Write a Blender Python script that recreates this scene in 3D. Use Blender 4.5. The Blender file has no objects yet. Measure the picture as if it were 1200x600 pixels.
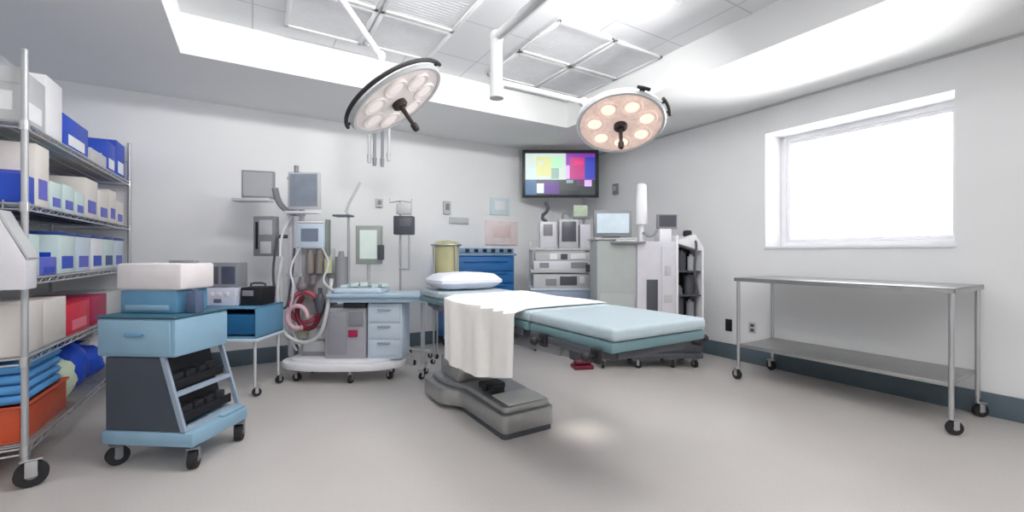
import bpy, bmesh, math, random
from mathutils import Vector, Matrix, noise
random.seed(7)
PI = math.pi
EYE = 1.15
YAW = math.radians(31.3)
CY, SY = math.cos(YAW), math.sin(YAW)
VIEW = -YAW                       # equipment roughly facing the middle of the floor
col = bpy.context.scene.collection

def spot(u, d):
    """room position of a thing seen along bearing u at distance d"""
    cx = d*(u-600)/500
    return (cx*CY + d*SY, -cx*SY + d*CY)

# ---------------------------------------------------------------- materials
def lin(c):
    c /= 255
    return c/12.92 if c <= .04045 else ((c+.055)/1.055)**2.4
MATS = {}
def mat(name, rgb, rough=.5, metal=0, var=.04, scale=9, bump=0, emit=0, spec=None, coat=0, alpha=None, trans=0):
    if name in MATS: return MATS[name]
    m = bpy.data.materials.new(name); m.use_nodes = True
    nt = m.node_tree; b = nt.nodes['Principled BSDF']
    base = [lin(c) for c in rgb]
    tc = nt.nodes.new('ShaderNodeTexCoord')
    nz = nt.nodes.new('ShaderNodeTexNoise'); nz.inputs['Scale'].default_value = scale; nz.inputs['Detail'].default_value = 3
    nt.links.new(tc.outputs['Object'], nz.inputs['Vector'])
    cr = nt.nodes.new('ShaderNodeValToRGB')
    cr.color_ramp.elements[0].position = .3; cr.color_ramp.elements[1].position = .7
    cr.color_ramp.elements[0].color = [max(0, c*(1-var)) for c in base]+[1]
    cr.color_ramp.elements[1].color = [min(1, c*(1+var)) for c in base]+[1]
    nt.links.new(nz.outputs['Fac'], cr.inputs['Fac'])
    nt.links.new(cr.outputs['Color'], b.inputs['Base Color'])
    b.inputs['Roughness'].default_value = rough; b.inputs['Metallic'].default_value = metal
    if coat: b.inputs['Coat Weight'].default_value = coat; b.inputs['Coat Roughness'].default_value = .15
    if trans: b.inputs['Transmission Weight'].default_value = trans
    if bump:
        bp = nt.nodes.new('ShaderNodeBump'); bp.inputs['Strength'].default_value = bump; bp.inputs['Distance'].default_value = .01
        nt.links.new(nz.outputs['Fac'], bp.inputs['Height']); nt.links.new(bp.outputs['Normal'], b.inputs['Normal'])
    if emit:
        nt.links.new(cr.outputs['Color'], b.inputs['Emission Color']); b.inputs['Emission Strength'].default_value = emit
    MATS[name] = m; return m

WALL   = mat('wall_paint', (236, 237, 238), .6, var=.01, scale=3)
CEIL   = mat('ceiling_paint', (234, 235, 235), .8, var=.01, scale=2)
SLATE  = mat('slate_vinyl', (92, 108, 118), .5, var=.05)
CHROME = mat('chrome', (205, 206, 208), .28, .9, var=.03)
STEEL  = mat('brushed_steel', (176, 177, 176), .33, .85, var=.06, scale=20)
ALU    = mat('satin_aluminium', (190, 192, 195), .45, .6, var=.04)
WHITE  = mat('white_plastic', (236, 236, 240), .4, var=.02)
CREAM  = mat('cream_card', (226, 220, 214), .7, var=.03)
LILAC  = mat('lilac_grey_plastic', (216, 214, 222), .45, var=.03)
LGREY  = mat('light_grey_plastic', (196, 198, 200), .45, var=.03)
MGREY  = mat('mid_grey_plastic', (138, 140, 146), .5, var=.04)
DGREY  = mat('dark_grey_plastic', (78, 80, 88), .5, var=.06)
GGREY  = mat('green_grey_enamel', (178, 184, 182), .45, var=.03)
BLACK  = mat('black_plastic', (24, 25, 30), .5, var=.1)
RUBBER = mat('black_rubber', (38, 38, 42), .7, var=.1)
CARTB  = mat('pale_blue_enamel', (138, 174, 197), .4, var=.04)
CARTB2 = mat('steel_blue_enamel', (96, 148, 182), .4, var=.05)
DEEPB  = mat('deep_blue_plastic', (28, 98, 148), .4, var=.06)
CRASHB = mat('crash_cart_blue', (52, 118, 186), .4, var=.05)
SLATEP = mat('dark_slate_panel', (66, 74, 86), .42, var=.06, scale=3)
ROYAL  = mat('royal_blue_card', (24, 72, 190), .5, var=.06)
NAVY   = mat('navy_blue_plastic', (22, 62, 140), .45, var=.05)
SKYB   = mat('sky_blue_cloth', (92, 160, 220), .8, var=.05, bump=.2)
VIOLET = mat('violet_blue_print', (92, 98, 196), .5, var=.1)
MINT   = mat('pale_mint_plastic', (206, 226, 224), .35, var=.04)
PALEB  = mat('pale_blue_plastic', (204, 218, 232), .4, var=.03)
RED    = mat('red_card', (208, 44, 66), .55, var=.06)
CRIMS  = mat('crimson_plastic', (170, 30, 80), .5, var=.06)
MAROON = mat('maroon_rubber', (110, 16, 42), .5, var=.1)
HOSER  = mat('dusty_red_hose', (176, 84, 98), .5, var=.08)
ORANGE = mat('orange_plastic', (206, 84, 48), .5, var=.06)
OLIVE  = mat('mustard_film', (200, 196, 152), .5, var=.08, scale=5, bump=.4)
GREENW = mat('green_white_film', (196, 212, 186), .5, var=.06)
MATT   = mat('pale_teal_upholstery', (178, 194, 202), .5, var=.02, bump=.08, scale=30)
TEALF  = mat('teal_grey_side_cover', (108, 138, 144), .5, var=.04)
LINEN  = mat('white_linen', (240, 238, 234), .85, var=.02, bump=.15, scale=18)
PILLOWM= mat('pillow_cotton', (228, 230, 242), .85, var=.02, bump=.15, scale=14)
BRASS  = mat('bronze_vaporizer', (138, 130, 126), .5, .2, var=.06)
YELLOW = mat('yellow_green_cap', (206, 212, 160), .5, var=.05)
SCRG   = mat('grey_blue_display', (134, 142, 154), .25, var=.08, scale=14, emit=.10)
SCRP   = mat('pale_blue_display', (188, 202, 212), .25, var=.05, scale=14, emit=.25)
SCRD   = mat('dark_display', (70, 76, 84), .2, var=.2, scale=18)
PINKP  = mat('pink_poster', (236, 222, 222), .7, var=.05)
BLUEP  = mat('blue_poster', (214, 228, 234), .7, var=.04)
PAPER  = mat('white_paper', (236, 238, 240), .7, var=.02)
GRILLE = mat('grille_panel', (228, 229, 231), .6, var=.03)

def tiles(name, rgb, line, sx, sy, mort, rough, rotz=0):
    m = bpy.data.materials.new(name); m.use_nodes = True
    nt = m.node_tree; b = nt.nodes['Principled BSDF']
    tc = nt.nodes.new('ShaderNodeTexCoord'); mp = nt.nodes.new('ShaderNodeMapping')
    br = nt.nodes.new('ShaderNodeTexBrick'); br.offset = 0
    br.inputs['Scale'].default_value = 1; br.inputs['Brick Width'].default_value = sx; br.inputs['Row Height'].default_value = sy
    br.inputs['Mortar Size'].default_value = mort; br.inputs['Mortar Smooth'].default_value = .3
    c = [lin(v) for v in rgb]+[1]; c2 = [v*.97 for v in c[:3]]+[1]
    br.inputs['Color1'].default_value = c; br.inputs['Color2'].default_value = c2; br.inputs['Mortar'].default_value = [lin(v) for v in line]+[1]
    nt.links.new(tc.outputs['Object'], mp.inputs['Vector']); nt.links.new(mp.outputs['Vector'], br.inputs['Vector'])
    nt.links.new(br.outputs['Color'], b.inputs['Base Color']); b.inputs['Roughness'].default_value = rough
    return m
TILE = tiles('ceiling_tiles', (228, 229, 231), (200, 202, 205), .6, .6, .008, .8)

def floor_mat():
    m = bpy.data.materials.new('speckled_vinyl_floor'); m.use_nodes = True
    nt = m.node_tree; b = nt.nodes['Principled BSDF']
    tc = nt.nodes.new('ShaderNodeTexCoord')
    n1 = nt.nodes.new('ShaderNodeTexNoise'); n1.inputs['Scale'].default_value = .8; n1.inputs['Detail'].default_value = 4
    n2 = nt.nodes.new('ShaderNodeTexNoise'); n2.inputs['Scale'].default_value = 140; n2.inputs['Detail'].default_value = 2
    for n in (n1, n2): nt.links.new(tc.outputs['Object'], n.inputs['Vector'])
    r1 = nt.nodes.new('ShaderNodeValToRGB'); r1.color_ramp.elements[0].position = .35; r1.color_ramp.elements[1].position = .65
    r1.color_ramp.elements[0].color = (lin(192), lin(187), lin(184), 1); r1.color_ramp.elements[1].color = (lin(200), lin(196), lin(193), 1)
    r2 = nt.nodes.new('ShaderNodeValToRGB'); r2.color_ramp.elements[0].position = .35; r2.color_ramp.elements[1].position = .5
    r2.color_ramp.elements[0].color = (.86, .85, .84, 1); r2.color_ramp.elements[1].color = (1, 1, 1, 1)
    mx = nt.nodes.new('ShaderNodeMixRGB'); mx.blend_type = 'MULTIPLY'; mx.inputs['Fac'].default_value = .6
    nt.links.new(n1.outputs['Fac'], r1.inputs['Fac']); nt.links.new(n2.outputs['Fac'], r2.inputs['Fac'])
    nt.links.new(r1.outputs['Color'], mx.inputs['Color1']); nt.links.new(r2.outputs['Color'], mx.inputs['Color2'])
    nt.links.new(mx.outputs['Color'], b.inputs['Base Color'])
    b.inputs['Roughness'].default_value = .42
    return m
FLOOR = floor_mat()

def glass_mat():
    m = bpy.data.materials.new('window_glass'); m.use_nodes = True
    nt = m.node_tree; nt.nodes.clear()
    o = nt.nodes.new('ShaderNodeOutputMaterial'); mx = nt.nodes.new('ShaderNodeMixShader')
    t = nt.nodes.new('ShaderNodeBsdfTransparent'); g = nt.nodes.new('ShaderNodeBsdfGlossy'); g.inputs['Roughness'].default_value = .02
    f = nt.nodes.new('ShaderNodeFresnel'); f.inputs['IOR'].default_value = 1.3
    nt.links.new(f.outputs[0], mx.inputs[0]); nt.links.new(t.outputs[0], mx.inputs[1]); nt.links.new(g.outputs[0], mx.inputs[2])
    nt.links.new(mx.outputs[0], o.inputs[0]); return m
GLASS = glass_mat()

# ---------------------------------------------------------------- mesh builder
class MB:
    def __init__(s): s.bm = bmesh.new()
    def _take(s, t, M, m):
        if M is not None: t.transform(M)
        for f in t.faces: f.material_index = m
        me = bpy.data.meshes.new('tmp'); t.to_mesh(me); t.free()
        s.bm.from_mesh(me); bpy.data.meshes.remove(me)
        return s
    def box(s, c, d, r=0, rot=(0, 0, 0), m=0, seg=2):
        t = bmesh.new(); bmesh.ops.create_cube(t, size=1)
        t.transform(Matrix.Diagonal((d[0], d[1], d[2], 1)))
        if r:
            r = min(r, min(d)*.49)
            bmesh.ops.bevel(t, geom=t.edges[:], offset=r, segments=seg, profile=.5, affect='EDGES')
        from mathutils import Euler
        return s._take(t, Matrix.Translation(c) @ Euler(rot).to_matrix().to_4x4(), m)
    def span(s, a, b, r=0, m=0, seg=2):
        return s.box([(a[i]+b[i])/2 for i in range(3)], [abs(b[i]-a[i]) for i in range(3)], r, m=m, seg=seg)
    def cyl(s, a, b, r, r2=None, n=16, m=0):
        a, b = Vector(a), Vector(b); v = b-a
        t = bmesh.new(); bmesh.ops.create_cone(t, cap_ends=True, segments=n, radius1=r, radius2=r if r2 is None else r2, depth=v.length)
        return s._take(t, Matrix.Translation((a+b)/2) @ v.to_track_quat('Z', 'Y').to_matrix().to_4x4(), m)
    def ell(s, c, r, n=16, m=0, lump=0, seed=0):
        t = bmesh.new(); bmesh.ops.create_uvsphere(t, u_segments=n, v_segments=max(8, n*2//3), radius=1)
        for v in t.verts:
            if lump:
                v.co *= 1+lump*noise.noise(v.co*2.2+Vector((seed, seed*1.7, 0)))
            v.co = Vector((v.co.x*r[0], v.co.y*r[1], v.co.z*r[2]))
        return s._take(t, Matrix.Translation(c), m)
    def prism(s, poly, axis, a, b, m=0, r=0):
        """extrude a 2D outline along axis ('x','y','z') from a to b"""
        t = bmesh.new()
        def P(p, h):
            return {'x': (h, p[0], p[1]), 'y': (p[0], h, p[1]), 'z': (p[0], p[1], h)}[axis]
        lo = [t.verts.new(P(p, a)) for p in poly]; hi = [t.verts.new(P(p, b)) for p in poly]
        n = len(poly)
        t.faces.new(lo); t.faces.new(hi)
        for i in range(n): t.faces.new((lo[i], lo[(i+1) % n], hi[(i+1) % n], hi[i]))
        bmesh.ops.recalc_face_normals(t, faces=t.faces[:])
        if r: bmesh.ops.bevel(t, geom=t.edges[:], offset=r, segments=2, profile=.5, affect='EDGES')
        return s._take(t, None, m)
    def tube(s, pts, r, n=8, m=0, closed=False, smooth=0):
        pts = [Vector(p) for p in pts]
        for _ in range(smooth):
            q = [pts[0]]
            for a, b in zip(pts, pts[1:]): q += [a.lerp(b, .25), a.lerp(b, .75)]
            q.append(pts[-1]); pts = q
        t = bmesh.new(); rings = []; N = len(pts); up = None
        for i, p in enumerate(pts):
            if closed: d = pts[(i+1) % N]-pts[i-1]
            else: d = pts[min(i+1, N-1)]-pts[max(i-1, 0)]
            d.normalize()
            if up is None:
                up = Vector((0, 0, 1)) if abs(d.z) < .9 else Vector((1, 0, 0))
            x = up.cross(d).normalized(); up = d.cross(x).normalized()
            rings.append([t.verts.new(p+(x*math.cos(2*PI*k/n)+up*math.sin(2*PI*k/n))*r) for k in range(n)])
        rng = range(N) if closed else range(N-1)
        for i in rng:
            A, B = rings[i], rings[(i+1) % N]
            for k in range(n): t.faces.new((A[k], A[(k+1) % n], B[(k+1) % n], B[k]))
        if not closed: t.faces.new(rings[0][::-1]); t.faces.new(rings[-1])
        bmesh.ops.recalc_face_normals(t, faces=t.faces[:])
        return s._take(t, None, m)
    def lathe(s, prof, M=None, n=32, m=0):
        t = bmesh.new(); rings = []
        for r, z in prof:
            if r < 1e-5: rings.append([t.verts.new((0, 0, z))])
            else: rings.append([t.verts.new((r*math.cos(2*PI*k/n), r*math.sin(2*PI*k/n), z)) for k in range(n)])
        for A, B in zip(rings, rings[1:]):
            for k in range(n):
                a = [A[k % len(A)], A[(k+1) % len(A)], B[(k+1) % len(B)], B[k % len(B)]]
                f = []
                for v in a:
                    if v not in f: f.append(v)
                if len(f) > 2: t.faces.new(f)
        bmesh.ops.recalc_face_normals(t, faces=t.faces[:])
        return s._take(t, M, m)
    def grid(s, fn, nu, nv, thick=.004, m=0):
        t = bmesh.new(); V = [[t.verts.new(fn(i/(nu-1), j/(nv-1))) for j in range(nv)] for i in range(nu)]
        for i in range(nu-1):
            for j in range(nv-1): t.faces.new((V[i][j], V[i+1][j], V[i+1][j+1], V[i][j+1]))
        bmesh.ops.recalc_face_normals(t, faces=t.faces[:])
        bmesh.ops.solidify(t, geom=t.faces[:], thickness=thick)
        return s._take(t, None, m)
    def obj(s, name, mats, parent=None, smooth=True, loc=None, label=None):
        me = bpy.data.meshes.new(name); s.bm.to_mesh(me); s.bm.free()
        if smooth:
            for p in me.polygons: p.use_smooth = True
            me.set_sharp_from_angle(angle=math.radians(38))
        for m in (mats if isinstance(mats, (list, tuple)) else [mats]): me.materials.append(m)
        o = bpy.data.objects.new(name, me); col.objects.link(o)
        if parent: o.parent = parent
        if loc: o.location = loc
        if label: o['label'] = label
        return o

def thing(name, label, cat, loc=(0, 0, 0), rz=0, group=None):
    o = bpy.data.objects.new(name, None); col.objects.link(o)
    o.empty_display_size = .1
    o.location = loc if len(loc) == 3 else (loc[0], loc[1], 0); o.rotation_euler = (0, 0, rz)
    o['label'] = label; o['category'] = cat
    if group: o['group'] = group
    return o
def tag(o, label, cat, group=None):
    o['label'] = label; o['category'] = cat
    if group: o['group'] = group
    return o
def struct(o): o['kind'] = 'structure'; return o

def caster(parent, x, y, top, r=.04, w=.026, ang=.4, fm=CHROME, wm=RUBBER):
    """swivel caster: fork, plate and wheel, wheel touching the floor"""
    b = MB(); c, s_ = math.cos(ang), math.sin(ang)
    tr = .35*r
    b.cyl((x, y, 2*r+.012), (x, y, top), max(.010, r*.25))
    b.box((x+tr*c, y+tr*s_, 2*r+.010), (r*1.3, w+.016, .008), .002, (0, 0, ang))
    for k in (-1, 1):
        ox, oy = -s_*k*(w/2+.006), c*k*(w/2+.006)
        b.box((x+tr*c+ox, y+tr*s_+oy, r*1.45), (r*.7, .004, r*1.25), .001, (0, 0, ang))
    f = b.obj('caster', fm, parent)
    q = MB(); cx, cy = x+tr*c, y+tr*s_
    q.cyl((cx+s_*w/2, cy-c*w/2, r), (cx-s_*w/2, cy+c*w/2, r), r, n=20)
    q.cyl((cx+s_*(w/2+.003), cy-c*(w/2+.003), r), (cx-s_*(w/2+.003), cy+c*(w/2+.003), r), r*.38, n=14, m=1)
    q.obj('wheel', [wm, MGREY], f)
    return f

# ================================================================= THE ROOM
XL, XR, YB, YF, ZC, ZT = -1.62, 4.46, 5.17, -3.4, 2.645, 2.95
TX0, TX1, TY0, TY1 = -.46, 3.2, -2.2, 4.0
struct(MB().span((XL-.3, YF-.3, -.2), (XR+.5, YB+.3, 0)).obj('floor', FLOOR, smooth=False))
c = MB()
c.span((XL-.3, YF-.3, ZC), (TX0, YB+.3, ZT+.2)); c.span((TX1, YF-.3, ZC), (XR+.5, YB+.3, ZT+.2))
c.span((TX0, TY1, ZC), (TX1, YB+.3, ZT+.2)); c.span((TX0, YF-.3, ZC), (TX1, TY0, ZT+.2))
c.span((TX0, TY0, ZT), (TX1, TY1, ZT+.2), m=1)
struct(c.obj('ceiling', [CEIL, TILE], smooth=False))
struct(MB().span((XL-.2, YF-.2, 0), (XL, YB+.2, ZC)).obj('wall_left', WALL, smooth=False))
struct(MB().span((XL, YB, 0), (XR+.4, YB+.2, ZC)).obj('wall_back', WALL, smooth=False))
struct(MB().span((XL, YF-.2, 0), (XR+.4, YF, ZC)).obj('wall_front', WALL, smooth=False))
WY0, WY1, WZ0, WZ1 = 1.0, 2.37, 1.215, 2.365
w = MB()
w.span((XR, YF, 0), (XR+.4, WY0, ZC)); w.span((XR, WY1, 0), (XR+.4, YB, ZC))
w.span((XR, WY0, 0), (XR+.4, WY1, WZ0)); w.span((XR, WY0, WZ1), (XR+.4, WY1, ZC))
struct(w.obj('wall_right', WALL, smooth=False))
# window set deep in the wall
f = MB(); xa, xb = XR+.30, XR+.36
f.span((xa, WY0, WZ0), (xb, WY0+.05, WZ1), .004); f.span((xa, WY1-.05, WZ0), (xb, WY1, WZ1), .004)
f.span((xa, WY0+.05, WZ0), (xb, WY1-.05, WZ0+.05), .004); f.span((xa, WY0+.05, WZ1-.05), (xb, WY1-.05, WZ1), .004)
f.span((xa+.015, WY0+.05, WZ0+.05), (xb-.005, WY0+.085, WZ1-.05), .003); f.span((xa+.015, WY1-.085, WZ0+.05), (xb-.005, WY1-.05, WZ1-.05), .003)
f.span((xa+.015, WY0+.085, WZ0+.05), (xb-.005, WY1-.085, WZ0+.085), .003); f.span((xa+.015, WY0+.085, WZ1-.085), (xb-.005, WY1-.085, WZ1-.05), .003)
win = struct(f.obj('window_1', WHITE))
MB().span((xa+.03, WY0+.08, WZ0+.08), (xa+.036, WY1-.08, WZ1-.08)).obj('pane', GLASS, win, smooth=False)
MB().span((XR-.012, WY0-.01, WZ0-.02), (XR+.30, WY1+.01, WZ0+.004), .003).obj('window_sill', WHITE, win)
# vinyl baseboards
H = .165
struct(MB().span((XR-.012, YF, 0), (XR, YB, H), .003).obj('baseboard_right', SLATE))
struct(MB().span((XL, YB-.012, 0), (XR-.012, YB, H), .003).obj('baseboard_back', SLATE))
struct(MB().span((XL, YF, 0), (XL+.012, YB-.012, H), .003).obj('baseboard_left', SLATE))
# light grey trim where right wall meets the ceiling
struct(MB().span((XR-.010, YF, ZC-.022), (XR, YB, ZC), .002).obj('trim_1', LGREY))

# ================================================================= CEILING FITTINGS
def grille_panel(x, y, label, w=.58, d=.58):
    t = thing('ceiling_diffuser', label, 'air diffuser', (x, y, ZT), 0, 'air diffuser panels in the raised ceiling')
    b = MB()
    for sx, sy, lx, ly in ((0, -1, w, .03), (0, 1, w, .03), (-1, 0, .03, d), (1, 0, .03, d)):
        b.box((sx*(w/2-.015), sy*(d/2-.015), -.01), (lx, ly, .02), .003)
    b.obj('frame', CEIL, t)
    p = MB(); p.box((0, 0, -.004), (w-.06, d-.06, .008))
    for k in range(15): p.box((0, -d/2+.05+k*(d-.10)/14, -.0085), (w-.08, .010, .0015))
    p.obj('louvre', GRILLE, t)
for i, x in enumerate((.5, 1.1, 2.3, 2.9)):
    for j, y in enumerate((2.9, 3.5)):
        grille_panel(x, y, 'white louvred air diffuser panel flush in the raised ceiling over the theatre')
def troffer(x, y, w, d, power, label):
    t = thing('ceiling_light', label, 'ceiling light', (x, y, ZT), 0, 'flat lights in the raised ceiling')
    b = MB()
    for sx, sy, lx, ly in ((0, -1, w, .03), (0, 1, w, .03), (-1, 0, .03, d), (1, 0, .03, d)):
        b.box((sx*(w/2-.015), sy*(d/2-.015), -.015), (lx, ly, .03), .003)
    b.obj('frame', WHITE, t)
    MB().box((0, 0, -.008), (w-.06, d-.06, .010)).obj('diffuser', mat('lit_diffuser', (245, 247, 250), .5, emit=1.2), t, smooth=False)
    L = bpy.data.lights.new('tube_lamp', 'AREA'); L.shape = 'RECTANGLE'; L.size = w-.06; L.size_y = d-.06; L.energy = power; L.color = (1, .985, .97)
    o = bpy.data.objects.new('lamp', L); col.objects.link(o); o.parent = t; o.location = (0, 0, -.016)
PW = 26
for x, y, PW in ((.1, -1.3, 14), (.8, -1.3, 14), (2.2, -1.3, 5), (.8, .3, 15), (2.2, .3, 9)):
    troffer(x, y, .6, 1.2, PW, 'long flat fluorescent light recessed in the raised ceiling')

def added_wall_fill(x, y, power):  # added fill light with housing, out of view, brightens the back wall
    t = thing('ceiling_light', 'added unseen angled light in the raised ceiling, brightening the back wall', 'ceiling light', (x, y, ZT), 0, 'added angled fill lights in the raised ceiling')
    MB().prism([(-.08, 0), (.10, 0), (.10, -.012), (.02, -.13), (.0, -.13), (-.08, -.03)], 'x', -.5, .5).obj('housing', WHITE, t)
    L = bpy.data.lights.new('tube_lamp', 'AREA'); L.shape = 'RECTANGLE'; L.size = .96; L.size_y = .12; L.energy = power; L.color = (1, .99, .975)
    o = bpy.data.objects.new('lamp', L); col.objects.link(o); o.parent = t; o.location = (0, .075, -.085); o.rotation_euler = (math.radians(58), 0, 0)
added_wall_fill(.35, 2.1, 25); added_wall_fill(1.95, 1.85, 20)

# ---- surgical lights
def toward(q, right, up, fwd):
    """angle on the disc whose rim point lies toward the given room direction"""
    v = q.inverted() @ Vector((CY*right+SY*fwd, -SY*right+CY*fwd, up)); return math.atan2(v.y, v.x)
def lamp_head(root, pos, n, lit, warm, arcs=()):
    qq = Vector(n).normalized().to_track_quat('Z', 'Y')
    arcs = [(toward(qq, r_, u_, f_)-h_, toward(qq, r_, u_, f_)+h_) for r_, u_, f_, h_ in arcs]
    n = Vector(n).normalized()
    q = n.to_track_quat('Z', 'Y').to_matrix().to_4x4()
    M = Matrix.Translation(pos) @ q                      # local +z = where the light shines
    b = MB(); S_ = .92; M = M @ Matrix.Diagonal((S_, S_, S_, 1)); b.lathe([(0, -.125), (.06, -.125), (.08, -.10), (.20, -.075), (.30, -.04), (.345, -.012), (.35, 0), (.34, .004), (0, .004)], M, 48)
    shell = b.obj('housing', WHITE, root)
    b = MB(); b.lathe([(.338, -.028), (.364, -.024), (.368, .004), (.356, .022), (.336, .020), (.338, -.028)], M, 48)
    b.obj('rim', LGREY, root)
    for a0, a1 in arcs:
        b = MB(); b.tube([M @ Vector((.392*math.cos(a0+(a1-a0)*k/24), .392*math.sin(a0+(a1-a0)*k/24), -.012)) for k in range(25)], .013, 8)
        for a in (a0+.1, a1-.1): b.cyl(M @ Vector((.35*math.cos(a), .35*math.sin(a), -.012)), M @ Vector((.39*math.cos(a), .39*math.sin(a), -.012)), .009)
        b.obj('grip_rail', BLACK, root, label='black curved grip rail')
    b = MB(); b.lathe([(0, .020), (.09, .022), (.336, .010), (.336, .003), (0, .003)], M, 48)
    b.obj('lens_cover', warm, root)
    for k in range(7):
        a = 2*PI*k/7 + .3
        b = MB(); T = M @ Matrix.Translation((.215*math.cos(a), .215*math.sin(a), .012))
        b.lathe([(.088, 0), (.088, .012), (.080, .018), (.070, .012), (0, .008)], T, 24)
        b.lathe([(0, .016), (.055, .014), (.06, .006)], T, 20, m=1)
        b.obj('lens', [warm, lit], root)
    b = MB(); b.lathe([(.055, .015), (.055, .05), (.040, .062), (0, .062)], M, 24)
    b.cyl(M @ Vector((0, 0, .05)), M @ Vector((0, 0, .20)), .017, .013)
    b.lathe([(.013, .195), (.024, .205), (.026, .24), (.018, .258), (0, .26)], M, 20)
    b.obj('handle', mat('brown_black_handle', (48, 34, 32), .5), root, label='dark handle at centre')
    return M, shell
WARM1 = mat('pale_pink_lens_cover', (226, 218, 216), .35, var=.05, scale=30, emit=.10)
WARM2 = mat('warm_pink_lens_cover', (232, 206, 194), .35, var=.12, scale=30, emit=.30)
LIT1 = mat('dim_lens_glow', (240, 230, 228), .3, emit=.22); LIT2 = mat('warm_lens_glow', (255, 232, 214), .3, var=.06, scale=25, emit=.62)
def spotlamp(name, pos, n, power, ang, color, parent):
    L = bpy.data.lights.new(name, 'SPOT'); L.energy = power; L.spot_size = math.radians(ang); L.spot_blend = .7; L.shadow_soft_size = .15; L.color = color
    o = bpy.data.objects.new(name, L); col.objects.link(o); o.parent = parent
    n = Vector(n).normalized(); o.location = Vector(pos)+n*.27; o.rotation_euler = (-n).to_track_quat('Z', 'Y').to_euler()

# right lamp
t = thing('surgical_light', 'surgical ceiling light with glowing warm lenses, facing us beside the wall screen', 'surgical light', (1.47, 1.62, ZT))
O = Vector((1.47, 1.62, ZT))
def rel(*p): return Vector(p)-O
MB().cyl(rel(1.47, 1.62, 2.95), rel(1.47, 1.62, 2.90), .17, n=32).cyl(rel(1.47, 1.62, 2.9), rel(1.47, 1.62, 2.62), .05, n=24).obj('ceiling_mount', LGREY, t)
MB().cyl(rel(1.47, 1.62, 2.67), rel(1.466, 2.62, 2.67), .032, n=20).ell(rel(1.466, 2.62, 2.67), (.05, .05, .05)).obj('boom_arm', mat('boom_grey', (176, 178, 180), .5), t)
MB().cyl(rel(1.466, 2.62, 2.69), rel(1.466, 2.62, 2.26), .042, n=24).cyl(rel(1.466, 2.62, 2.34), rel(1.466, 2.62, 2.24), .05, n=24).obj('drop_tube', MATS['boom_grey'], t)
LR = Vector((*spot(727, 3.3), 2.155))
nR_cam = Vector((-.08, -.90, -.42)).normalized()
nR = Vector((nR_cam.x*CY+nR_cam.z*SY, -nR_cam.x*SY+nR_cam.z*CY, nR_cam.y))
back = LR - nR*.125 - O
j2 = Vector((*spot(684, 3.42), 2.36)) - O
MB().cyl(rel(1.466, 2.62, 2.35), j2, .026, .022, n=16).ell(j2, (.038, .038, .038)).obj('spring_arm', LGREY, t)
MB().tube([j2, j2+Vector((.05, 0, .02)), (back+j2)/2+Vector((0, .05, .08)), back+Vector((-.02, 0, .04)), back], .018, n=10, smooth=2).obj('yoke', LGREY, t)
lamp_head(t, LR-O, nR, LIT2, WARM2, ((.86, 0, -.62, .26), (.18, 0, -1, .13)))
spotlamp('theatre_bulb', LR-O, Vector((1.83, 2.12, 0))-LR, 130, 8, (1, .93, .84), t)
# left lamp
O = Vector((.12, 2.28, ZT))
t = thing('surgical_light', 'tilted surgical ceiling light edge-on with long black rim, above the anaesthesia machine', 'surgical light', O)
MB().cyl(rel(.12, 2.28, 2.95), rel(.12, 2.28, 2.90), .17, n=32).cyl(rel(.12, 2.28, 2.9), rel(.12, 2.28, 2.70), .05, n=24).obj('ceiling_mount', LGREY, t)
j1 = Vector((*spot(446, 2.85), 2.47)) - O
MB().cyl(rel(.12, 2.28, 2.74), j1, .024, .020, n=16).ell(rel(.12, 2.28, 2.74), (.05, .05, .05)).ell(j1, (.034, .034, .034)).obj('spring_arm', WHITE, t)
LL = Vector((*spot(465, 2.8), 2.155))
nL_cam = Vector((.56, -.82, .03)).normalized()
nL = Vector((nL_cam.x*CY+nL_cam.z*SY, -nL_cam.x*SY+nL_cam.z*CY, nL_cam.y))
back = LL - nL*.125 - O
MB().tube([j1, j1+Vector((-.01, .02, -.06)), back+Vector((-.04, .02, .05)), back], .018, n=10, smooth=2).obj('yoke', LGREY, t)
lamp_head(t, LL-O, nL, LIT1, WARM1, ((0, 0, -1, 1.42),))
spotlamp('theatre_bulb', LL-O, Vector((1.42, 2.5, .85))-LL, 16, 34, (1, .95, .9), t)

# gas hoses hanging from the lower ceiling
hx, hy = spot(444, 4.45)
t = thing('gas_hose_drop', 'bundle of grey gas hoses hanging from the ceiling behind the left surgical light', 'gas hoses', (hx, hy, ZC), VIEW)
MB().box((0, 0, -.012), (.36, .16, .024), .006).obj('ceiling_plate', LGREY, t)
for k, (dx, L, m_) in enumerate(((-.10, .50, LGREY), (-.045, .53, MGREY), (.035, .54, MGREY), (.10, .48, LGREY))):
    MB().tube([(dx, 0, -.02), (dx*1.05, .01, -.2), (dx, 0, -L)], .016, smooth=1).obj('hose', m_, t)
    MB().cyl((dx, 0, -L+.03), (dx, 0, -L-.05), .023, .018).obj('coupler', m_, t)

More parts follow.
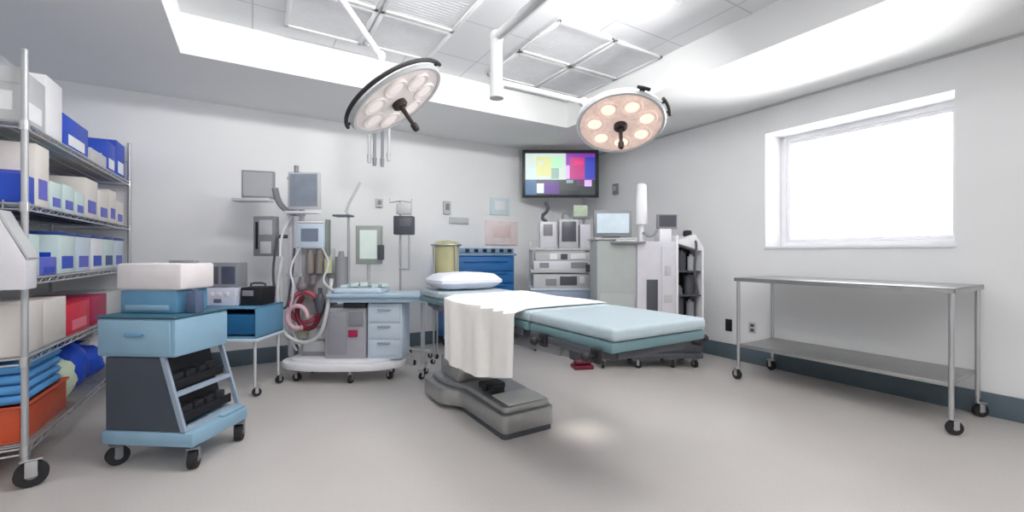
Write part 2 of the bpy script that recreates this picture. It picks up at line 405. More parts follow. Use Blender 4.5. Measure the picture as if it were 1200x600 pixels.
# ================================================================= OPERATING TABLE
OX, OY = 1.48, 2.35
t = thing('operating_table', 'operating table with long pale teal mattress and heavy steel base, centre of the room', 'operating table', (OX, OY, 0))
def outline(pts, r, n=5):
    out = []; N = len(pts)
    for i, p in enumerate(pts):
        p = Vector(p); a = (Vector(pts[i-1])-p).normalized(); b_ = (Vector(pts[(i+1) % N])-p).normalized()
        A, B = p+a*r, p+b_*r
        for k in range(n+1):
            s_ = k/n; out.append(tuple((A.lerp(p, s_)).lerp(p.lerp(B, s_), s_)))
    return out
b = MB()
b.prism(outline([(-.17, -.10), (.22, -.10), (.24, .50), (.26, .62), (.26, .98), (-.30, .98), (-.30, .62), (-.18, .48)], .05), 'z', .035, .15, r=.008)
b.prism(outline([(-.15, -.08), (.20, -.08), (.21, .52), (.20, .95), (-.24, .95), (-.24, .66), (-.15, .50)], .05), 'z', .148, .195, r=.015)
b.prism(outline([(-.165, -.09), (.21, -.09), (.23, .95), (-.27, .95), (-.17, .5)], .04), 'z', .0, .036, m=1)
b.obj('base', [STEEL, DGREY], t)
MB().box((.03, .05, .2), (.28, .22, .012), .004).obj('base_cover', mat('satin_white_metal', (216, 216, 212), .4), t, label='light cover plate on foot of base')
b = MB(); b.box((-.02, .33, .215), (.16, .13, .045), .015); b.box((-.05, .20, .215), (.10, .05, .05), .012); b.cyl((-.10, .27, .205), (-.10, .27, .25), .022)
b.obj('brake_pedal', BLACK, t)
b = MB(); b.box((-.02, .71, .27), (.34, .36, .16), .03); b.box((-.02, .71, .40), (.29, .31, .14), .02, m=1); b.box((-.02, .71, .53), (.25, .27, .14), .02); b.box((-.02, .71, .64), (.21, .23, .12), .02, m=1)
b.obj('column', [STEEL, MGREY], t)
b = MB(); b.box((-.02, .71, .715), (.42, .5, .05), .012); 
for sx in (-1, 1): b.box((sx*.20, 0, .735), (.05, 2.16, .05), .008)
for yy in (-1.07, -.55, .0, .5, 1.05): b.box((0, yy, .735), (.42, .05, .04), .006)
b.obj('frame', DGREY, t)
b = MB()
for y0, y1 in ((-1.14, -.57), (-.55, .0), (.02, .66), (.68, 1.10)): b.box((0, (y0+y1)/2, .780), (.584, y1-y0, .044), .010)
b.obj('support_plate', TEALF, t)
for sx in (-1, 1):
    for y0, y1 in ((-1.10, -.60), (-.52, -.04), (.06, .62)):
        b = MB(); b.box((sx*.306, (y0+y1)/2, .748), (.010, y1-y0, .030), .002)
        for yy in (y0+.05, y1-.05): b.cyl((sx*.27, yy, .76), (sx*.302, yy, .752), .009)
        b.obj('side_rail', DGREY, t)
for y0, y1 in ((-1.15, -.565), (-.562, .002), (.005, .665), (.668, 1.11)):
    b = MB(); b.box((0, (y0+y1)/2, .8305), (.58, y1-y0, .055), .02, seg=4)
    b.obj('mattress', MATT, t)
for sx, yy in ((-1, -1.08), (1, -1.08), (-1, -.72), (1, -.5)):
    b = MB(); b.box((sx*.318, yy, .745), (.022, .05, .06), .005); b.cyl((sx*.318, yy, .745), (sx*.36, yy, .745), .008); b.ell((sx*.37, yy, .745), (.02, .02, .02), 12)
    b.obj('rail_clamp', BLACK, t)
b = MB(); b.tube([(.0, 1.02, .74), (.0, 1.16, .74), (0, 1.2, .76)], .014); b.obj('head_section_bar', STEEL, t)

b = MB(); b.box((0, -.35, .665), (.34, .60, .07), .02); b.cyl((-.12, -.75, .66), (-.12, .35, .60), .028); b.cyl((.12, -.75, .66), (.12, .35, .60), .028)
b.obj('leg_section_actuator', MGREY, t)
b = MB(); b.box((0, -.82, .685), (.46, .05, .05), .01); b.box((0, -.25, .685), (.46, .05, .05), .01); b.obj('cross_beam', DGREY, t)
# sheet over the near half
def sheet(u, v):
    # u along the table (y 1.93..2.93), v across: from right edge over the top and down the left side
    y = 1.84 + .92*u
    drop = .33 + .09*math.sin(u*PI*.75) + .03*u
    top = .575
    s_ = v*(top+drop)
    if s_ < top:
        x = OX+.283 - s_; z = .8655 + .003*math.sin(9*u+4*v)
        if s_ > top-.03: z -= (s_-top+.03)**2*8
    else:
        q = s_-top
        fold = min(1, q/.15)
        x = OX-.334 - min(q, .02)*.3 - fold*(.010*math.sin(u*17)+.006*math.sin(u*31+1)) - .012
        z = .85 - q
        y += fold*.006*math.sin(v*7+u*9)
    return (x, y, z)
o = MB().grid(sheet, 61, 56, .003).obj('draped_sheet', LINEN)
tag(o, 'white sheet draped over the operating table and hanging down its left side', 'sheet')
# pillow
b = MB(); tt = bmesh.new(); bmesh.ops.create_cube(tt, size=1); bmesh.ops.subdivide_edges(tt, edges=tt.edges[:], cuts=9, use_grid_fill=True)
for v in tt.verts:
    x, y, z = v.co*2
    e = (1-abs(x)**4)*(1-abs(y)**4); s_ = 1-.10*(abs(x)*abs(y))**2
    v.co = Vector((x*.29*s_, y*.20*s_, z*(.012+.055*e**.55)+.006*noise.noise(Vector((x*3, y*3, 0)))))
b._take(tt, Matrix.Translation((0, 0, .062)), 0)
o = b.obj('pillow', PILLOWM, loc=(1.48, 3.20, .868)); tag(o, 'white pillow at the far head end of the operating table', 'pillow')

# small red foot pedal on the floor
px, py = spot(682, 4.28)
t = thing('foot_switch', 'small dark red foot switch on the floor beyond the operating table', 'foot switch', (px, py), VIEW+.2)
MB().box((0, 0, .02), (.20, .15, .04), .012).obj('base', MAROON, t)
MB().box((0, -.005, .062), (.16, .10, .035), .012, (-.18, 0, 0)).obj('pedal', MAROON, t)

# ================================================================= STAINLESS SIDE TABLE
t = thing('instrument_table', 'long stainless steel instrument table on casters under the window', 'table', (4.08, 1.56, 0))
hx, hy = .29, .695
b = MB(); b.box((0, 0, .925), (.64, 1.44, .012), .003); b.box((-.316, 0, .912), (.008, 1.44, .03), .002); b.box((.316, 0, .912), (.008, 1.44, .03), .002)
b.box((0, -.716, .912), (.64, .008, .03), .002); b.box((0, .716, .912), (.64, .008, .03), .002)
b.obj('tabletop', STEEL, t)
for sx in (-1, 1):
    for sy in (-1, 1):
        MB().cyl((sx*hx, sy*hy, .13), (sx*hx, sy*hy, .918), .0145, n=18).obj('leg', CHROME, t)
        caster(t, sx*hx, sy*hy, .14, .045, .026, .3+sy)
b = MB(); b.box((0, 0, .322), (.56, 1.37, .010), .003)
for sx in (-1, 1): b.box((sx*.279, 0, .312), (.008, 1.37, .028), .002)
for sy in (-1, 1): b.box((0, sy*.684, .312), (.56, .008, .028), .002)
b.obj('shelf', STEEL, t)

# ================================================================= WALL SCREEN
tx, ty = spot(657, 5.9)
t = thing('television', 'black flat screen showing bright coloured panels, high in the back corner', 'television', (tx, ty, 1.925), VIEW)
TW, TH = 1.06, .66
MB().box((0, .03, TH/2), (TW, .05, TH), .008).obj('bezel', mat('tv_casing', (52, 54, 60), .35), t)
cols = {'pale': (196, 212, 204), 'ice': (196, 222, 232), 'yel': (204, 208, 138), 'mint': (166, 226, 182), 'gmint': (132, 166, 158), 'lil': (214, 178, 232),
        'mag': (186, 52, 126), 'pur': (134, 54, 170), 'blu': (44, 62, 176), 'sla': (56, 98, 138), 'whi': (216, 228, 250), 'dpu': (84, 40, 134), 'dk': (48, 56, 60), 'bk': (36, 36, 48), 'plum': (92, 48, 88), 'hot': (222, 44, 120)}
keys = list(cols); scm = [mat('screen_'+k, v, .3, var=.02, emit=.42) for k, v in cols.items()]
def px2(xa, ya, xb, yb, k, b, lift=0):
    fx = lambda q: -TW/2+TW*(q-85)/685; fz = lambda q: TH*(1-(q-75)/425)
    b.span((fx(xa), .0045-lift, fz(yb)), (fx(xb), .0008-lift, fz(ya)), m=keys.index(k))
b = MB()
for r in ((112, 108, 475, 342, 'pale'), (475, 108, 735, 342, 'pur'), (112, 342, 735, 478, 'dk')): px2(*r, b)
for r in ((140, 240, 210, 338, 'ice'), (210, 142, 345, 310, 'yel'), (345, 142, 440, 240, 'mint'), (345, 240, 412, 335, 'gmint'), (475, 215, 508, 335, 'lil'),
          (510, 142, 640, 335, 'mag'), (645, 142, 735, 335, 'blu'), (112, 345, 210, 478, 'sla'), (214, 375, 278, 462, 'whi'), (282, 360, 412, 470, 'dpu'),
          (420, 440, 600, 475, 'bk'), (575, 345, 632, 400, 'plum'), (640, 345, 705, 402, 'lil'), (480, 345, 540, 372, 'gmint')): px2(*r, b, .002)
px2(545, 170, 630, 210, 'hot', b, .003); px2(230, 175, 275, 205, 'pale', b, .003)
b.obj('screen', scm, t, smooth=False)
b = MB(); b.box((0, .07, .33), (.40, .03, .30), .004); b.cyl((0, .08, .33), (.04, .22, .33), .02); b.cyl((.04, .22, .33), (-.165, .43, .33), .02); b.box((-.165, .43, .33), (.12, .03, .16), .004, (0, 0, YAW)); b.obj('wall_bracket', DGREY, t)

# ================================================================= helper devices
def screen_unit(parent, name, c, w, h, dpt, body, scr, rot=(0, 0, 0), inset=.015):
    """flat display: casing part with its display as a sub-part"""
    e = MB().box((0, 0, 0), (w, dpt, h), .006).obj(name, body, parent)
    e.location = c; e.rotation_euler = rot
    MB().box((0, -dpt/2-.001, .004), (w-2*inset, .004, h-2*inset-.01), .001).obj('display', scr, e, smooth=False)
    return e

# ================================================================= ANAESTHESIA MACHINE (left)
ax, ay = spot(400, 3.98)
t = thing('anaesthesia_machine', 'tall white anaesthesia machine with oval base, monitors and red hoses, left of the operating table', 'anaesthesia machine', (ax, ay), VIEW)
b = MB()
ov = [(.04+.56*math.copysign(abs(math.cos(a))**.8, math.cos(a)), .27*math.copysign(abs(math.sin(a))**.8, math.sin(a))) for a in [2*PI*k/40 for k in range(40)]]
b.prism(ov, 'z', .115, .175, r=.012); b.prism([(x*.86+.005, y*.80) for x, y in ov], 'z', .17, .20, r=.01)
b.obj('base', WHITE, t)
for x, y in ((-.36, -.13), (.16, -.21), (.48, -.08), (-.34, .14), (.44, .13)): caster(t, x, y, .125, .036, .024, 1+x*3)
b = MB(); b.span((-.10, -.13, .19), (.27, .2, .66), .012); b.obj('cabinet', mat('lilac_mid_grey', (170, 168, 176), .5), t)
b = MB(); b.span((-.07, -.142, .24), (.10, -.131, .62), .004); b.obj('door', mat('grey_panel', (150, 150, 158), .5), t)
b = MB(); b.span((.12, -.145, .50), (.25, -.131, .62), .003); b.obj('drawer', MGREY, t)
MB().span((.12, -.150, .40), (.20, -.131, .46), .003).obj('socket', CRIMS, t, label='purple red connector')
MB().span((.08, -.16, .665), (.28, -.06, .705), .003).obj('slot', BLACK, t)
b = MB(); b.span((.28, -.12, .19), (.60, .18, .70), .02); b.obj('side_cabinet', PALEB, t)
for k in range(3):
    dr = MB().span((.30, -.133, .23+k*.15), (.58, -.121, .37+k*.15), .004).obj('drawer', PALEB, t)
    MB().span((.38, -.150, .335+k*.15), (.50, -.134, .350+k*.15), .003).obj('handle', ALU, dr)
b = MB(); b.span((-.06, -.20, .755), (.86, .16, .79), .010); b.span((-.03, -.17, .71), (.82, .13, .756), .006); b.obj('worktop', mat('ice_blue_top', (178, 202, 220), .4), t)
b = MB(); b.span((-.02, -.15, .791), (.42, .10, .835), .012); b.obj('tray', PALEB, t)
b = MB()
for k in range(5): b.box((.05+k*.085, -.03+.02*(k % 2), .85+.008*(k % 3)), (.07, .12, .03), .008, (0, 0, .2*k))
b.obj('instrument_packs', MINT, t)
# leg under the worktop overhang
b = MB(); b.cyl((.76, 0, .10), (.76, 0, .715), .02); b.box((.76, 0, .10), (.05, .24, .03), .008); b.obj('support_leg', ALU, t)
for y in (-.09, .09): caster(t, .76, y, .10, .03, .02, 1)
# posts
for x, y in ((-.50, .06), (-.40, .06)):
    MB().box((x, y, 1.05), (.04, .05, 1.74), .008).obj('post', LILAC, t)
b = MB()
for z in (.35, .95, 1.52, 1.86): b.box((-.45, .06, z), (.16, .04, .03), .004)
b.obj('cross_bar', LGREY, t)
# vent body behind the hoses
b = MB(); b.span((-.36, -.02, .19), (-.11, .2, .96), .012); b.obj('ventilator_body', mat('warm_mid_grey', (160, 160, 162), .5), t)
b = MB()
for k in range(3): b.span((-.34, -.032, .24+k*.12), (-.13, -.021, .34+k*.12), .003)
b.obj('drawer_front', LGREY, t)
screen_unit(t, 'monitor', (-.33, -.02, 1.73), .29, .34, .05, LGREY, SCRG, (0, 0, -.06))
b = MB(); b.box((-.33, -.06, 1.525), (.30, .12, .02), .006); b.obj('keyboard_shelf', WHITE, t)
screen_unit(t, 'monitor', (-.76, -.02, 1.785), .27, .26, .045, MGREY, mat('pale_display', (166, 168, 172), .3, emit=.05), (0, 0, .30))
b = MB(); b.box((-.79, -.05, 1.64), (.33, .12, .03), .006); b.obj('monitor_tray', LILAC, t)
b = MB(); b.tube([(-.62, .0, 1.76), (-.60, .03, 1.62), (-.52, .05, 1.54), (-.44, .05, 1.53)], .028, smooth=2); b.obj('monitor_arm', MGREY, t)
e = MB().box((-.70, .0, 1.31), (.20, .08, .37), .01).obj('gas_monitor', MGREY, t)
MB().span((-.775, -.046, 1.19), (-.752, -.041, 1.44), .001).obj('indicator_strip', BLACK, e)
MB().span((-.74, -.046, 1.32), (-.62, -.041, 1.46), .001).span((-.73, -.046, 1.15), (-.63, -.041, 1.26), .001).obj('display', [LGREY], e)
MB().tube([(-.60, .04, 1.31), (-.5, .06, 1.31)], .018).obj('device_arm', DGREY, t)
screen_unit(t, 'ventilator_display', (-.265, -.03, 1.315), .25, .22, .07, PALEB, mat('slate_display', (112, 122, 140), .3, emit=.1), inset=.045)
MB().span((-.39, -.06, 1.43), (-.14, .02, 1.447), .003).obj('top_cap', WHITE, t)
MB().box((-.125, .0, 1.30), (.03, .06, .33), .006).obj('side_module', mat('sage_grey', (132, 142, 136), .5), t)
for x in (-.27, -.18):
    b = MB(); b.cyl((x, -.04, .965), (x, -.04, 1.14), .038, n=20); b.cyl((x, -.04, 1.14), (x, -.04, 1.18), .030, .026, n=20); b.obj('vaporizer', BRASS, t)
b = MB(); b.cyl((-.10, -.05, .97), (-.10, -.05, 1.10), .035, n=20); b.obj('filter_canister', YELLOW, t)
MB().box((-.24, .06, 1.08), (.30, .06, .24), .008).obj('vaporizer_back_bar', LGREY, t)
b = MB(); b.cyl((.015, -.04, .842), (.015, -.04, 1.12), .052, n=24); b.cyl((.015, -.04, 1.12), (.015, -.04, 1.17), .03, .022, n=18); b.obj('suction_canister', MGREY, t)
b = MB(); b.cyl((.24, .05, .79), (.24, .05, 1.05), .014); b.cyl((.05, .05, .79), (.05, .05, 1.5), .012); b.obj('monitor_stem', ALU, t)
screen_unit(t, 'flow_monitor', (.25, .03, 1.23), .24, .36, .05, mat('sage_casing', (150, 158, 154), .5), mat('mint_display', (208, 222, 216), .3, emit=.12), inset=.04)
b = MB(); b.box((.37, .0, 1.16), (.05, .05, .14), .006); b.obj('sensor_module', DGREY, t)
b = MB(); b.box((.02, 0, 1.50), (.16, .12, .018), .004); b.obj('upper_shelf', mat('slate_shelf', (104, 112, 122), .5), t)
b = MB(); b.tube([(.05, .05, 1.5), (.02, .05, 1.56), (.16, .05, 1.82)], .012, smooth=1); b.obj('boom', LGREY, t)
MB().cyl((-.45, .06, 1.92), (-.45, .06, 1.98), .02).obj('beacon', MGREY, t)
# breathing hoses
def loop(cx, cy, cz, rx, rz, a0, a1, n=22, wob=.0):
    return [(cx+rx*math.cos(a0+(a1-a0)*k/n), cy+wob*math.sin(5*k/n), cz+rz*math.sin(a0+(a1-a0)*k/n)) for k in range(n+1)]
for i, (cx, cz, rx, rz, a0, a1) in enumerate(((-.30, .66, .13, .14, .4, 5.6), (-.25, .62, .10, .15, 2.0, 7.2), (-.33, .58, .09, .10, 0, 5.2))):
    b = MB(); b.tube(loop(cx, -.09-.035*i, cz, rx, rz, a0, a1), .021, n=10)
    b.obj('breathing_hose', [HOSER, MAROON, mat('pale_pink_hose', (206, 168, 176), .5)][i], t)
b = MB(); b.tube([(-.52, -.06, 1.12), (-.54, -.12, .8), (-.50, -.14, .45), (-.30, -.15, .33), (-.12, -.17, .40), (-.06, -.17, .62), (-.04, -.12, .92)], .018, n=10, smooth=3); b.obj('corrugated_hose', LGREY, t)
b = MB(); b.tube([(-.57, -.04, 1.30), (-.60, -.08, 1.0), (-.56, -.10, .75), (-.47, -.08, .6), (-.44, -.05, .9), (-.41, -.05, 1.2)], .011, n=8, smooth=3); b.obj('cable', DGREY, t)
for k, P_ in enumerate(([(-.47, .02, 1.5), (-.55, -.05, 1.3), (-.53, -.06, .9), (-.55, -.02, .5), (-.40, -.03, .25)], [(-.36, -.05, 1.2), (-.44, -.10, 1.0), (-.36, -.14, .85), (-.44, -.12, .55), (-.35, -.08, .3)], [(-.15, -.06, 1.2), (-.05, -.12, 1.05), (-.12, -.16, .9), (.0, -.17, .82)])):
    MB().tube(P_, .010, n=8, smooth=3).obj('tubing', [WHITE, LILAC, LGREY][k], t)
b = MB(); b.ell((-.14, -.13, .70), (.045, .045, .10), 16); b.cyl((-.14, -.13, .78), (-.14, -.13, .84), .018); b.obj('breathing_bag', DGREY, t)
b = MB(); b.ell((-.32, -.10, .85), (.05, .04, .05), 14); b.cyl((-.32, -.10, .88), (-.32, -.08, .93), .03); b.cyl((-.23, -.08, .87), (-.23, -.08, .95), .03); b.obj('absorber', mat('taupe_plastic', (120, 112, 116), .5), t)
MB().box((-.34, -.06, .41), (.11, .06, .07), .01).obj('sodalime_canister', mat('khaki_plastic', (178, 176, 158), .5), t)

# ================================================================= IV PUMP STAND
sx, sy = spot(474, 4.62)
t = thing('infusion_stand', 'infusion pump stand with dark square pump on thin poles, behind the operating table head', 'drip stand', (sx, sy), VIEW)
b = MB()
for k in range(5):
    a = 2*PI*k/5+.3; b.tube([(0, 0, .13), (.12*math.cos(a), .12*math.sin(a), .10), (.27*math.cos(a), .27*math.sin(a), .075)], .013, smooth=1)
b.cyl((0, 0, .09), (0, 0, .16), .03); b.obj('base', ALU, t)
for k in range(5):
    a = 2*PI*k/5+.3; caster(t, .265*math.cos(a), .265*math.sin(a), .08, .026, .018, a)
MB().cyl((-.045, 0, .12), (-.045, 0, 1.72), .011).obj('pole', ALU, t)
MB().cyl((.05, 0, .98), (.05, 0, 1.38), .008).box((0, 0, .98), (.12, .02, .02), .004).obj('second_pole', ALU, t)
e = MB().box((.01, -.05, 1.45), (.21, .10, .20), .012).obj('infusion_pump', DGREY, t)
MB().span((-.03, -.104, 1.44), (.09, -.099, 1.52), .001).obj('display', mat('pump_display', (104, 106, 114), .3), e)
MB().box((-.0, -.02, 1.63), (.16, .05, .12), .008).obj('upper_module', LGREY, t)
b = MB(); b.tube([(-.16, 0, 1.74), (-.16, 0, 1.70), (-.045, 0, 1.72), (.08, 0, 1.70), (.08, 0, 1.74)], .006); b.obj('hook', CHROME, t)

# ================================================================= HAMPER WITH MUSTARD BAG
sx, sy = spot(523, 4.55)
t = thing('waste_hamper', 'mustard yellow waste bag in a ring hamper, left of the blue cart', 'hamper', (sx, sy), VIEW)
MB().tube([(.155*math.cos(2*PI*k/28), .14*math.sin(2*PI*k/28), 1.24) for k in range(28)], .011, closed=True).obj('ring', CHROME, t)
for k in range(4):
    a = PI/4+k*PI/2; MB().cyl((.155*math.cos(a), .14*math.sin(a), 1.24), (.165*math.cos(a), .15*math.sin(a), .07), .010).obj('leg', CHROME, t)
    caster(t, .165*math.cos(a), .15*math.sin(a), .08, .025, .018, a)
b = MB(); tt = bmesh.new(); bmesh.ops.create_cone(tt, cap_ends=False, segments=36, radius1=.11, radius2=.135, depth=.48)
bmesh.ops.subdivide_edges(tt, edges=[e for e in tt.edges if abs(e.verts[0].co.z-e.verts[1].co.z) > .1], cuts=12)
for v in tt.verts:
    f_ = 1+.07*noise.noise(Vector((v.co.x*9, v.co.y*9, v.co.z*4)))+.05*math.sin(PI*(v.co.z+.24)/.48); v.co.x *= f_*1.05; v.co.y *= f_*.95
b._take(tt, Matrix.Translation((0, 0, 1.0)), 0); b.ell((0, 0, .77), (.115, .106, .07), 20, lump=.05); b.ell((0, 0, 1.24), (.135, .122, .05), 24, lump=.12, seed=4)
b.obj('bag', OLIVE, t)

# ================================================================= BLUE CRASH CART
t = thing('crash_cart', 'bright blue drawer cart with row of dark catches on top, against the back wall', 'cart', (2.37, 4.78, 0))
MB().span((-.40, -.25, .13), (.42, .26, 1.12), .015).obj('body', CRASHB, t)
zs = [.17, .42, .62, .78, .93, 1.08]
for z0, z1 in zip(zs, zs[1:]):
    dr = MB().span((-.37, -.268, z0+.008), (.39, -.251, z1-.008), .006).obj('drawer', CRASHB, t)
    MB().span((-.28, -.285, z1-.035), (.30, -.269, z1-.022), .003).obj('handle', DEEPB, dr)
MB().span((-.42, -.27, 1.121), (.44, .27, 1.15), .010).obj('top', mat('blue_grey_top', (128, 158, 186), .5), t)
b = MB(); b.span((-.40, -.24, 1.151), (.42, .24, 1.215), .012); b.obj('lid', mat('blue_grey_lid', (120, 152, 186), .5), t)
for k in range(6): MB().span((-.25+k*.115, -.256, 1.165), (-.20+k*.115, -.241, 1.205), .003).obj('catch', BLACK, t)
MB().cyl((-.40, -.285, .9), (-.40, -.285, 1.28), .012).box((-.40, -.268, 1.0), (.03, .03, .03), .004).obj('side_pole', DGREY, t)
for x in (-.33, .35):
    for y in (-.19, .19): caster(t, x, y, .14, .045, .03, x)

# ================================================================= ENDOSCOPY TOWER
ex, ey = spot(657, 5.22)
t = thing('equipment_tower', 'equipment trolley stacked with grey devices, directly below the wall screen', 'equipment trolley', (ex, ey), VIEW)
k_ = 5.0/500
for x in (-.36, .36): MB().span((x-.02, .14, .12), (x+.02, .19, 1.30), .006).obj('upright', LGREY, t)
MB().span((-.38, -.22, .10), (.38, .22, .15), .012).obj('base', LGREY, t)
for x in (-.32, .32):
    for y in (-.17, .17): caster(t, x, y, .11, .036, .025, x*5)
for z, m_ in ((.50, LGREY), (.74, PALEB), (.955, LGREY), (1.215, LGREY)):
    MB().span((-.38, -.21, z-.028), (.38, .2, z), .006).obj('shelf', m_, t)
dr = MB().span((-.37, -.20, .56), (.37, .13, .709), .008).obj('drawer', mat('dusty_blue_drawer', (164, 180, 204), .5), t)
MB().span((-.12, -.222, .63), (.12, -.202, .65), .003).obj('handle', ALU, dr)
def device(z0, z1, x0, x1, body, bits, name='device'):
    e = MB().span((x0, -.19, z0), (x1, .12, z1), .008).obj(name, body, t)
    for nm, a, c_, bb, d_, m_ in bits:
        MB().span((a, -.197, bb), (c_, -.188, d_), .001).obj(nm, m_, e, smooth=False)
device(.741, .905, -.34, .34, LGREY, [('display', -.03, .17, .775, .88, DGREY), ('knob_panel', -.20, -.07, .77, .85, MGREY), ('label_plate', .20, .26, .80, .88, WHITE)], 'light_source')
device(.956, 1.065, -.34, .34, LILAC, [('button_panel', -.27, -.16, .98, 1.04, MGREY), ('display', .10, .30, .975, 1.045, MGREY)], 'insufflator')
device(1.067, 1.165, -.32, .32, LGREY, [('panel', -.15, -.06, 1.08, 1.15, WHITE), ('knob_panel', -.02, .06, 1.08, 1.145, DGREY), ('display', .10, .27, 1.085, 1.15, WHITE)], 'camera_unit')
MB().span((.27, -.22, .93), (.36, -.212, 1.02), .002).obj('side_label', DGREY, t)
e = MB().span((-.03, -.12, 1.216), (.20, .08, 1.56), .01).obj('dark_module', LGREY, t)
MB().span((.0, -.127, 1.29), (.17, -.119, 1.53), .002).obj('display', mat('slate_screen', (92, 94, 104), .3, var=.1), e)
e = MB().span((-.26, -.12, 1.216), (-.06, .06, 1.53), .01).obj('side_module', LILAC, t)
MB().span((-.22, -.127, 1.36), (-.11, -.119, 1.50), .002).obj('display', MGREY, e)
e = MB().span((.22, -.10, 1.216), (.35, .06, 1.50), .01).obj('narrow_module', LILAC, t)
b = MB(); b.tube([(-.17, 0, 1.53), (-.24, 0, 1.60), (-.15, 0, 1.68), (-.18, 0, 1.78)], .022, smooth=1); b.obj('camera_arm', DGREY, t)
b = MB(); b.tube([(.02, 0, 1.56), (.03, 0, 1.66), (.10, 0, 1.64), (.13, 0, 1.56)], .014, smooth=1); b.obj('cable', MGREY, t)
MB().span((.16, -.06, 1.575), (.36, .06, 1.60), .004).cyl((.28, 0, 1.5), (.28, 0, 1.58), .012).obj('top_shelf', MGREY, t)
MB().span((.16, .0, 1.601), (.33, .012, 1.74), .003).obj('clipboard', GREENW, t)

# ================================================================= ANAESTHESIA WORKSTATION (right)
bx, by = spot(755, 4.44)
t = thing('anaesthesia_workstation', 'large pale anaesthesia workstation with cabinets and open dark rack, by the right wall', 'anaesthesia machine', (bx, by), VIEW)
MB().span((-.53, -.20, .10), (.53, .22, .154), .015).span((-.50, -.17, .154), (.535, .20, .30), .01).obj('base', DGREY, t)
for x in (-.46, -.12, .24, .47):
    for y in (-.15, .17): caster(t, x, y, .11, .038, .026, x*4, STEEL)
b = MB(); b.span((-.53, -.19, .302), (-.135, .21, 1.285), .012); b.obj('left_cabinet', GGREY, t)
dr = MB().span((-.50, -.202, .33), (-.16, -.191, .75), .004).obj('door', GGREY, t)
MB().span((-.20, -.216, .42), (-.185, -.203, .54), .003).obj('handle', ALU, dr)
MB().span((-.55, -.21, 1.286), (-.13, .22, 1.305), .006).obj('cabinet_top', LGREY, t)
screen_unit(t, 'monitor', (-.345, -.06, 1.455), .39, .27, .045, MGREY, SCRP, inset=.03)
MB().span((-.43, -.05, 1.306), (-.26, .05, 1.325), .004).obj('monitor_foot', MGREY, t)
MB().span((-.40, -.25, 1.25), (-.06, -.205, 1.268), .004).obj('keyboard_ledge', MGREY, t)
MB().span((-.35, -.252, 1.269), (-.15, -.20, 1.284), .003).obj('keyboard', WHITE, t)
b = MB(); b.span((-.133, -.20, .302), (.255, .21, 1.27), .012); b.obj('centre_cabinet', LILAC, t)
MB().span((-.04, -.212, .36), (.07, -.201, .89), .003).obj('dark_slot', DGREY, t, label='dark vertical slot')
MB().span((.11, -.210, .36), (.23, -.201, 1.22), .004).obj('door', LILAC, t)
MB().span((.14, -.216, .93), (.20, -.211, 1.03), .002).span((.13, -.216, .66), (.21, -.211, .74), .002).obj('label_plate', LGREY, t)
MB().span((.12, -.12, 1.272), (.24, .06, 1.40), .006).obj('module', WHITE, t)
screen_unit(t, 'small_monitor', (.205, -.08, 1.475), .20, .15, .05, MGREY, DGREY, inset=.012)
b = MB(); b.cyl((-.03, .0, 1.271), (-.03, .0, 1.50), .03, n=20); b.cyl((-.03, 0, 1.45), (-.03, 0, 1.85), .062, .052, n=28); b.ell((-.03, 0, 1.85), (.052, .052, .03), 20)
b.obj('gas_column', WHITE, t, label='tall white cylinder')
b = MB(); b.tube([(-.03, -.06, 1.36), (-.0, -.12, 1.32), (.06, -.12, 1.33), (.09, -.10, 1.38)], .014, smooth=2); b.obj('hose', MGREY, t)
# open rack
b = MB(); b.span((.257, -.19, .302), (.283, .21, 1.33), .004); b.span((.517, -.19, .302), (.535, .21, 1.20), .004)
b.prism([(.283, 1.28), (.45, 1.34), (.535, 1.20), (.535, 1.17), (.283, 1.25)], 'y', -.19, .21); b.span((.283, .19, .302), (.517, .21, 1.2)); b.span((.283, -.19, .302), (.517, .19, .317))
b.obj('rack_frame', WHITE, t)
MB().span((.284, .10, .320), (.516, .189, 1.22)).obj('rack_back', BLACK, t)
for z in (.45, .72, .96): MB().span((.284, -.17, z), (.516, .09, z+.015), .002).obj('rack_shelf', DGREY, t)
for x, z0, z1, r, m_ in ((.34, .465, .69, .042, DGREY), (.45, .465, .66, .04, MGREY), (.34, .735, .80, .03, MGREY), (.44, .735, .93, .05, DGREY), (.36, .976, 1.16, .045, DGREY), (.46, .976, 1.12, .035, LGREY), (.34, .318, .42, .045, DGREY), (.45, .318, .41, .04, MGREY)):
    b = MB(); b.cyl((x, -.06, z0), (x, -.06, z1), r, n=20); b.cyl((x, -.06, z1), (x, -.06, z1+.022), r*.5, n=14); b.obj('bottle', m_, t)
b = MB(); b.tube([(.44, -.1, 1.30), (.46, -.22, 1.27), (.42, -.215, 1.0), (.47, -.21, .75)], .012, smooth=2); b.obj('rack_cable', DGREY, t)
MB().box((.44, -.02, 1.355), (.08, .07, .07), .02).obj('valve', BLACK, t)

# ================================================================= BLUE PROCEDURE CART (near left)
CR = math.radians(-35.9)
t = thing('procedure_cart', 'pale blue procedure cart with dark front panel and open black side bins', 'cart', (-.355, 3.10, 0), CR)
MB().span((-.27, -.21, .125), (.26, .21, .205), .018).span((-.25, .02, .205), (.25, .20, .215), .004).obj('base', CARTB, t)
for x in (-.235, .225):
    for y in (-.17, .17): caster(t, x, y, .13, .050, .040, 1.55+x*2, MGREY)
